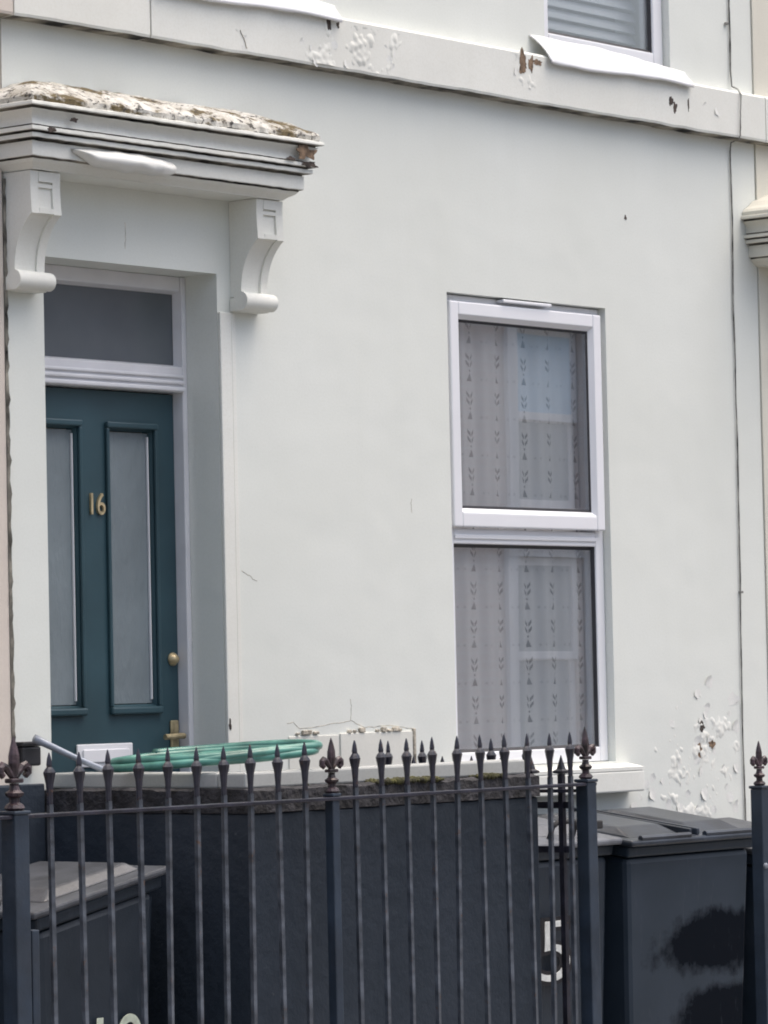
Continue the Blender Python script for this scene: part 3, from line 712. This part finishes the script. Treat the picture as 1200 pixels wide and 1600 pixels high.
cab = thing('cable', 'thin grey cable clipped down the wall near the right end of the facade', 'cable', (2.03, -.006, GZ))
mk('lead', tube(NB(), cpts, [.0030+.0013*nz(p[2]*3.1, 4)+.0006*nz(p[2]*17) for p in cpts], 6), M['cable'], cab, True)
for z in (1.83, -.25):
    mk('clip', box(2.020, 2.036, -.012, -.0008, z-.004, z+.004, .001), M['cable'], cab)

# ------------------------------------------------------------------ front area: low wall, hose, box
LW = thing('low_wall', 'dark painted low wall with pale upstand and moss behind the railings', 'wall', (-1.49, -.4, GZ))
WX, WE, WY = -1.59, -.268, -.80
bm = NB(); bx(bm, WX, WE, WY, WY+.20, GZ, -.905, .006); bx(bm, WX, WX+.20, WY+.2005, -.001, GZ, -.905, .006)
mk('wall_body', bm, M['slate'], LW)
def rough_slab(x0, x1, y0, y1, z0, z1, n, j, s):
    bm = NB(); al = (x1-x0) > (y1-y0); rows = []
    for i in range(n+1):
        t = i/n; r = []
        for (a, z) in ((0, z0), (0, (z0+z1)/2), (0, z1-.006), (.12, z1), (.5, z1), (.88, z1), (1, z1-.006), (1, z0)):
            x = x0+(x1-x0)*t if al else x0+(x1-x0)*a; y = y0+(y1-y0)*a if al else y0+(y1-y0)*t
            q = nz(x*17+s, y*17, z*17)+.5*nz(x*45, y*45+s, z*45)
            if al: y += j*q*(1 if a < .5 else -1)*.7
            else: x += j*q*(1 if a < .5 else -1)*.7
            z2 = z+(j*1.1*(nz(x*13, y*13, s)+.4*nz(x*40, y*40, s)) if z > z0 else 0)
            r.append(bm.verts.new((x, y, z2)))
        rows.append(r)
    for a, c in zip(rows, rows[1:]):
        for k in range(7): bm.faces.new((a[k], c[k], c[k+1], a[k+1]))
    bm.faces.new(rows[0]); bm.faces.new(list(reversed(rows[-1])))
    return bm
mk('coping', rough_slab(WX-.004, WE+.004, WY-.005, WY+.21, -.904, -.836, 130, .006, 1.), M['concrete'], LW)
mk('coping', rough_slab(WX-.004, WX+.21, WY+.2105, -.002, -.904, -.836, 70, .006, 5.), M['concrete'], LW)
bm = NB(); bx(bm, WX+.035, WE-.002, WY+.045, WY+.15, -.8365, -.792, .006); bx(bm, WX+.035, WX+.14, WY+.1505, -.002, -.8365, -.792, .006)
mk('upstand', bm, M['upstand'], LW)
bm = NB()                                                       # moss cushions along the ledge
for k in range(900):
    x = random.triangular(-1.33, -.26, -.80); y = WY+random.uniform(-.008, .043); 
    dens = .5+.5*nz(x*7, 3.3)+.3*nz(x*19, 1.)
    if dens < .50: continue
    r = random.uniform(.003, .009)+.010*max(0, dens-.6); z = -.838+.25*r
    mt = Matrix.Translation((x, y, z)) @ Matrix.Rotation(random.uniform(0, 3), 4, 'Z') @ Matrix.Diagonal((r*random.uniform(.8, 1.6), r, r*random.uniform(.6, 1.2), 1))
    res = bmesh.ops.create_icosphere(bm, subdivisions=2, radius=1, matrix=mt)
    for v in res['verts']: v.co += .35*r*Vector((nz(v.co.x*190, v.co.y*190), nz(v.co.y*190, v.co.z*190, 4), nz(v.co.z*190, v.co.x*190, 7)))
ms = mk('moss', bm, M['moss'], LW, True); ms['kind'] = 'stuff'
# coil of hose lying over the corner of the wall
bm = NB(); pts = []; turns = 3; N = 64*turns
cx, cy = -1.43, -.535
for i in range(N+1):
    t = i/N; a = 2*PI*turns*t+2.2
    ca, sa = math.cos(a), math.sin(a)
    R1 = .292-.018*nz(a*.7, 2)-.012*(i//64 % 2); R2 = .13-.04*nz(a*.6, 5)
    # long axis lies along the camera-side diagonal of the corner (x growing, y falling)
    lx, ly = .76, -.65
    x = cx+R1*ca*lx+R2*sa*.65; y = cy+R1*ca*ly+R2*sa*.76
    z = -.777+.0075*(i/64)+.016*(1+ca)+.012*max(0, sa)*(.4+.6*t)+.005*nz(a*.9, 9)
    pts.append((x, y, z))
tube(bm, pts, .0125, 9)
tag(mk('garden_hose', bm, M['hose'], None, True), 'loose coil of sea-green hose lying on the corner of the low wall', 'hose')
# small dark box and bar at the wall end by the door
b = thing('black_box', 'small black box fixed to the wall left of the door', 'box', (-1.66, -.001, -.768))
mk('case', box(-1.70, -1.625, -.034, -.0008, -.768, -.712, .006), M['blackbox'], b); mk('cover', box(-1.703, -1.622, -.038, -.0008, -.7115, -.698, .004), M['blackbox'], b)
tag(mk('grey_bar', tube(NB(), [(-1.675, -.055, -.688), (-1.63, -.075, -.712), (-1.57, -.10, -.742), (-1.50, -.13, -.775), (-1.43, -.16, -.81)], [.013, .011, .0095, .0095, .0095], 8), M['greybar'], None, True), 'grey metal bar leaning across the black box by the door', 'bar')

# ------------------------------------------------------------------ railings
RY, RZ, RB = -.90, -.866, GZ+.10
def spear_bar(h, half=.0062, tip=.155):
    """square bar with a cast spear head; origin at rail height"""
    bm = NB(); q = PI/4; s2 = math.sqrt(2)
    lathe(bm, 0, 0, [(half*s2, -h), (half*s2, .022)], 4, q)
    ns = len(bm.faces)
    lathe(bm, 0, 0, [(.0085, .020), (.0095, .026), (.0095, .045), (.0125, .075), (.0185, .098), (.0195, .104), (.0140, .112), (.0085, .118), (.0095, .124), (.0065, tip-.014), (.0015, tip)], 8, 0, .62)
    bm.faces.ensure_lookup_table()
    for f in bm.faces[ns:]: f.material_index = 1
    return bm
def fleur(bm, s=1.0, cx=0., cy=0., z0=0.):
    """fleur-de-lis finial: collars, centre spear, two curled side leaves"""
    f = lambda r, z: (r*s, z0+z*s)
    lathe(bm, cx, cy, [f(.020, 0), f(.026, .006), f(.022, .014), f(.013, .020), f(.013, .030), f(.022, .036), f(.024, .043), f(.014, .050), f(.011, .060), f(.012, .066)], 10)
    bx(bm, cx-.021*s, cx+.021*s, cy-.013*s, cy+.013*s, z0+.067*s, z0+.078*s, .003*s)
    lathe(bm, cx, cy, [f(.010, .0785), f(.013, .095), f(.0175, .115), f(.0165, .135), f(.011, .155), f(.005, .172), f(.001, .18)], 8, 0, .6)
    for sg in (-1, 1):
        P = []; R = []
        for t, r in ((( .006, .080), .007), ((.016, .092), .0085), ((.028, .106), .010), ((.039, .110), .0105), ((.047, .103), .0105), ((.048, .092), .010), ((.041, .086), .009), ((.036, .090), .007)):
            P.append((cx+sg*t[0]*s, cy, z0+t[1]*s)); R.append(r*s)
        tube(bm, P, R, 7)
    return bm
bar_me = None
def add_bars(parent, spots, h, tip=.155, me=None, m=None):
    for k, (x, y, z) in enumerate(spots):
        if me is None:
            o = mk('bar', spear_bar(h, tip=tip), M['shaft'], None, mats=[M['iron']]); me = o.data
        else: o = bpy.data.objects.new('bar', me); COL.objects.link(o)
        o.parent = parent; o.location = Vector((x, y, z))-org(parent)
        o.rotation_euler = (random.uniform(-.008, .008), random.uniform(-.011, .011), random.uniform(-.2, .2)); o.scale = (1, 1, random.uniform(.99, 1.012))
    return me
def post(parent, x, y, top, w, fs, m):
    bm = NB(); bx(bm, x-w/2, x+w/2, y-w/2, y+w/2, GZ, top, .003); bx(bm, x-w/2-.004, x+w/2+.004, y-w/2-.004, y+w/2+.004, top+.0004, top+.010, .003)
    p = mk('post', bm, m, parent)
    mk('finial', fleur(NB(), fs, x, y, top+.0105), M['ironp'], p, False)
fr = thing('front_railing', 'dark spear-topped railing standing along the pavement in front of the low wall', 'railing', (-1.4, RY, GZ))
bm = NB(); bx(bm, -3.6, -.128, RY-.020, RY+.020, RZ-.010, RZ, .002); mk('top_rail', bm, M['iron'], fr)
bm = NB(); bx(bm, -3.6, -.19, RY-.020, RY+.020, RB, RB+.010, .002); mk('bottom_rail', bm, M['iron'], fr)
bxs = [-2.478, -2.367, -2.259, -2.142, -2.030, -1.916, -1.807, -1.698, -1.583, -1.469, -1.251, -1.134, -1.019, -.902, -.788, -.676, -.559, -.447, -.339, -.236]
me_f = add_bars(fr, [(x+.0, RY, RZ) for x in [-3.50, -3.38, -3.27, -3.16, -3.05, -2.94, -2.83, -2.72]+bxs], RZ-RB-.012)
for (x, w, tz, fs) in ((-2.607, .052, RZ+.0005, 1.05), (-1.354, .030, RZ+.0005, .86), (-.158, .046, RZ+.0005, .88)): post(fr, x, RY, tz, w, fs, M['post'])
bm = NB(); bx(bm, -2.572, -2.545, RY-.02, RY+.004, GZ, -1.16, .003); mk('stay', bm, M['post'], fr)
mk('plinth', box(-3.6, -.19, RY-.06, RY+.06, GZ+.0005, GZ+.09, .006), M['kerb'], fr)
sr = thing('side_railing', 'spear-topped railing running back from the gate post to the house wall', 'railing', (-.2, -.45, GZ))
sx = lambda y: -.17-.10*(y+.9)/.9
bm = NB(); hexa(bm, [(sx(-.87)-.018, -.87, -.896), (sx(-.87)+.018, -.87, -.896), (sx(-.001)+.018, -.001, -.896), (sx(-.001)-.018, -.001, -.896), (sx(-.87)-.018, -.87, -.886), (sx(-.87)+.018, -.87, -.886), (sx(-.001)+.018, -.001, -.886), (sx(-.001)-.018, -.001, -.886)])
mk('top_rail', bm, M['iron'], sr)
add_bars(sr, [(sx(y), y, -.886) for y in (-.70, -.575, -.45, -.325, -.20, -.075)], 1.0, me=me_f)
gate = thing('gate', 'dark iron gate with small pointed tops folded open beside the railing', 'gate', (-.10, -.85, GZ))
GX = lambda y: -.152-.05*(y+.85)/.75
bm = NB(); y0, y1 = -.84, -.08
for z in (-.925, -1.06, -1.86):
    bm = NB(); hexa(bm, [(GX(y0)-.006, y0, z-.02), (GX(y0)+.006, y0, z-.02), (GX(y1)+.006, y1, z-.02), (GX(y1)-.006, y1, z-.02), (GX(y0)-.006, y0, z), (GX(y0)+.006, y0, z), (GX(y1)+.006, y1, z), (GX(y1)-.006, y1, z)]); mk('gate_rail', bm, M['iron'], gate)
gme = None
for k in range(7):
    y = -.805+k*.110; last = k in (0,)
    if gme is None or last:
        bm = NB(); hw = .0085 if last else .0062
        lathe(bm, 0, 0, [(hw*1.414, -.96), (hw*1.414, .085)], 4, PI/4)
        lathe(bm, 0, 0, [(.014, .0855), (.026, .088), (.026, .094), (.014, .100), (.010, .112), (.001, .142)], 4, PI/4)
        o = mk('gate_stile' if last else 'gate_bar', bm, M['iron'], None)
        if not last: gme = o.data
    else: o = bpy.data.objects.new('gate_bar', gme); COL.objects.link(o)
    o.parent = gate; o.location = Vector((GX(y), y, -.925))-org(gate)
bm = NB(); bx(bm, -.132, -.092, RY+.02, RY+.055, -1.02, -.94, .006); bx(bm, -.125, -.06, RY+.01, RY+.035, -1.01, -.985, .004); mk('hinge', bm, M['rubber'], gate)
gp = thing('gate_post', 'lone dark gate post with fleur finial in front of the bins at right edge', 'post', (.784, RY, GZ))
post(gp, .784, RY, -.918, .044, .80, M['post'])
bm = NB(); lathe(bm, 0, 0, [(.009, 0), (.009, .006), (.005, .009)], 12); o = mk('bolt', bm, M['greybar'], None); o.parent = gp; o.rotation_euler = (PI/2, 0, 0); o.location = Vector((.770, RY-.0225, -1.165))-org(gp)

# ------------------------------------------------------------------ wheelie bins
def wheelie_bin(label, w, d, h, loc, rotz, body_m, lid_m, drop, raised, number=None, group='wheelie bins in the front yards'):
    """front faces -Y; body tapers to the ground; lid slopes to the front; wheels at the back"""
    t = thing('wheelie_bin', label, 'bin', (0, 0, 0), group)
    bm = NB(); k = .87
    hexa(bm, [(-w/2*k, -d/2*.82, .03), (w/2*k, -d/2*.82, .03), (w/2*k, d/2*.72, .06), (-w/2*k, d/2*.72, .06), (-w/2+.012, -d/2+.012, h-drop-.05), (w/2-.012, -d/2+.012, h-drop-.05), (w/2-.012, d/2-.03, h-.055), (-w/2+.012, d/2-.03, h-.055)], .02)
    body = mk('body', bm, body_m, t)
    bm = NB(); hexa(bm, [(-w/2+.002, -d/2, h-drop-.049), (w/2-.002, -d/2, h-drop-.049), (w/2-.002, d/2-.01, h-.054), (-w/2+.002, d/2-.01, h-.054), (-w/2, -d/2-.004, h-drop-.012), (w/2, -d/2-.004, h-drop-.012), (w/2, d/2-.01, h-.016), (-w/2, d/2-.01, h-.016)], .008)
    mk('rim', bm, body_m, body)
    bm = NB(); zf, zb = h-drop-.011, h-.015
    zz = lambda y, up=0.: zf+(zb-zf)*(y+d/2)/d+up
    def slab(x0, x1, y0, y1, a, b_, bv): hexa(bm, [(x0, y0, zz(y0, a)), (x1, y0, zz(y0, a)), (x1, y1, zz(y1, a)), (x0, y1, zz(y1, a)), (x0, y0, zz(y0, b_)), (x1, y0, zz(y0, b_)), (x1, y1, zz(y1, b_)), (x0, y1, zz(y1, b_))], bv)
    slab(-w/2-.016, w/2+.016, -d/2-.03, d/2+.01, .001, .022, .007)
    # flexed crown with raised panels, ribs and a rolled lip
    if raised == 2:
        for sx_ in (-1, 1):
            hexa(bm, [(sx_*w*.25-w*.20, -d/2+.02, zz(-d/2+.02, .022)), (sx_*w*.25+w*.20, -d/2+.02, zz(-d/2+.02, .022)), (sx_*w*.25+w*.20, d/2-.06, zz(d/2-.06, .022)), (sx_*w*.25-w*.20, d/2-.06, zz(d/2-.06, .022)),
                      (sx_*w*.25-w*.155, -d/2+.09, zz(-d/2+.09, .048)), (sx_*w*.25+w*.155, -d/2+.09, zz(-d/2+.09, .048)), (sx_*w*.25+w*.155, d/2-.12, zz(d/2-.12, .048)), (sx_*w*.25-w*.155, d/2-.12, zz(d/2-.12, .048))], .006)
        for x in (-.022, .022): slab(x-.008, x+.008, -d/2-.01, d/2-.02, .0222, .044, .003)
        for sx_ in (-1, 1): tube(bm, [(sx_*w*.25-w*.19, -d/2-.02, zz(-d/2-.02, .026)), (sx_*w*.25+w*.19, -d/2-.02, zz(-d/2-.02, .026))], .010, 8)
    else:
        hexa(bm, [(-w*.40, -d*.36, zz(-d*.36, .022)), (w*.40, -d*.36, zz(-d*.36, .022)), (w*.40, d*.42, zz(d*.42, .022)), (-w*.40, d*.42, zz(d*.42, .022)),
                  (-w*.33, -d*.24, zz(-d*.24, .048)), (w*.33, -d*.24, zz(-d*.24, .048)), (w*.33, d*.36, zz(d*.36, .048)), (-w*.33, d*.36, zz(d*.36, .048))], .008)
    lid = mk('lid', bm, lid_m, t)
    bm = NB(); hw = w*.13; tube(bm, [(-hw, -d/2+.035, zz(-d/2+.035, .022)), (-hw, -d/2+.02, zz(-d/2, .066)), (-hw*.7, -d/2+.012, zz(-d/2, .080)), (hw*.7, -d/2+.012, zz(-d/2, .080)), (hw, -d/2+.02, zz(-d/2, .066)), (hw, -d/2+.035, zz(-d/2+.035, .022))], .0085, 8)
    if raised == 1: mk('lid_handle', bm, M['rubber'], lid, True)
    else: bm.free()
    bm = NB(); tube(bm, [(-w*.36, d/2+.035, h-.03), (w*.36, d/2+.035, h-.03)], .015, 10)
    for x in (-w*.34, 0, w*.34): bx(bm, x-.02, x+.02, d/2-.045, d/2+.03, h-.055, h-.02, .005)
    mk('grab_rail', bm, body_m, t)
    for sg in (-1, 1):
        bm = NB(); P = [(.0, -.025), (.085, -.025), (.10, -.015), (.10, .015), (.085, .025), (.0001, .025)]
        lathe(bm, 0, 0, [(max(r, .002), z) for r, z in P], 20)
        o = mk('wheel', bm, M['rubber'], None); o.parent = t; o.rotation_euler = (0, PI/2, 0); o.location = (sg*(w/2-.03), d/2-.02, .10)
    t.location = loc; t.rotation_euler = (0, 0, rotz)
    return t
b1 = wheelie_bin('wheelie bin with weathered grey lid and loop handle behind the left end of the railing', .50, .50, 1.00, (-1.995, -.37, GZ), -PI/2, M['pvcbin'], M['lid'], .095, 1)
o = text_mesh('10', .235, .0015, M['numpale'], 'number', b1, (0, 0, 0)); o.location = (.2365, .045, .45); o.rotation_euler = (PI/2+.055, 0, PI/2)
b2 = wheelie_bin('wheelie bin with pale grey lid and white numeral 5 beside the open gate', .47, .48, 1.06, (.275, -.27, GZ), 0, M['pvcbin'], M['lidgrey'], .085, 1)
for mm, off, yy in ((M['numblack'], .010, -.252), (M['numwhite'], -.003, -.2545)):
    o = text_mesh('5', .285, .0012, mm, 'number' if off < 0 else 'number_outline', b2, (0, 0, 0), off=off, sx=1.5); o.location = (-.100, yy+.010, .545); o.rotation_euler = (PI/2+.06, 0, 0)
b3 = wheelie_bin('wheelie bin with ribbed black lid and dark patches under the peeling wall', .73, .50, 1.040, (.90, -.30, GZ), 0, M['marked'], M['lidblack'], .075, 2)
b4 = wheelie_bin('wheelie bin with plain grey lid tucked behind the right gate post', .52, .50, .975, (1.575, -.30, GZ), 0, M['pvcbin'], M['lid'], .08, 1)

# ------------------------------------------------------------------ the house across the street (seen in the window glass)
op = thing('brick_house', 'pale pinkish brick house across the street with white sash windows reflected in the glass', 'house', (16.9, -12, GZ))
OY = -12.0
cols = [16.98-3.6*2, 16.98-3.6, 16.98, 16.98+3.6, 16.98+7.2]
holes = []
for c in cols: holes += [(c-.50, c+.50, .92, 2.50), (c-.50, c+.50, -1.22, .50)]
x0o, x1o = 6.5, 27.5
bm = wall_holes(NB(), x0o, x1o, GZ, 3.9, holes, OY-.24, .24); mk('facade_wall', bm, M['brick'], op)
bm = NB(); prism_x(bm, [(OY+.25, 3.905), (OY-8, 3.905), (OY-4, 4.7)], x0o, x1o); rf = mk('roof', bm, M['roof'], op)
mk('chimney', box(18.9, 19.6, OY-4.4, OY-3.7, 4.3, 6.2, .02), M['brick'], rf)
bm = NB(); bx(bm, x0o+.3, x1o-.3, OY-7.6, OY-.25, GZ, 3.9); mk('room', bm, M['room'], op)
for c in cols:
    for (za, zb, arch) in ((.92, 2.50, 0), (-1.22, .50, 1)):
        bm = NB()
        bx(bm, c-.64, c-.50, OY+.002, OY+.05, za-.02, zb, .006); bx(bm, c+.50, c+.64, OY+.002, OY+.05, za-.02, zb, .006); bx(bm, c-.70, c+.70, OY+.002, OY+.09, za-.14, za-.021, .006)
        if arch:
            n = 16
            for i in range(n):
                a0, a1 = PI*i/n, PI*(i+1)/n
                f = lambda r, a, y: (c+r*math.cos(a), y, zb-.06+.26*r/.64*math.sin(a)+(.06 if r > .6 else .06))
                hexa(bm, [f(.50, a1, OY+.002), f(.64, a1, OY+.002), f(.64, a1, OY+.055), f(.50, a1, OY+.055), f(.50, a0, OY+.002), f(.64, a0, OY+.002), f(.64, a0, OY+.055), f(.50, a0, OY+.055)])
            bx(bm, c-.49, c+.49, OY+.003, OY+.02, zb+.0005, zb+.14)
        else: bx(bm, c-.68, c+.68, OY+.002, OY+.07, zb+.0005, zb+.16, .006)
        s = mk('window', bm, M['upvc'], op)
        mid = (za+zb)/2
        mk('sash', ring_frame(NB(), c-.495, c+.495, mid-.03, zb-.004, .07, OY-.10, OY-.06), M['upvc'], s)
        mk('sash', ring_frame(NB(), c-.495, c+.495, za+.004, mid+.03, .07, OY-.145, OY-.105), M['upvc'], s)
        mk('pane', box(c-.43, c+.43, OY-.083, OY-.079, mid+.035, zb-.07), M['farglass' if arch else 'farsky'], s); mk('pane', box(c-.43, c+.43, OY-.127, OY-.123, za+.07, mid-.035), M['farglass'], s)
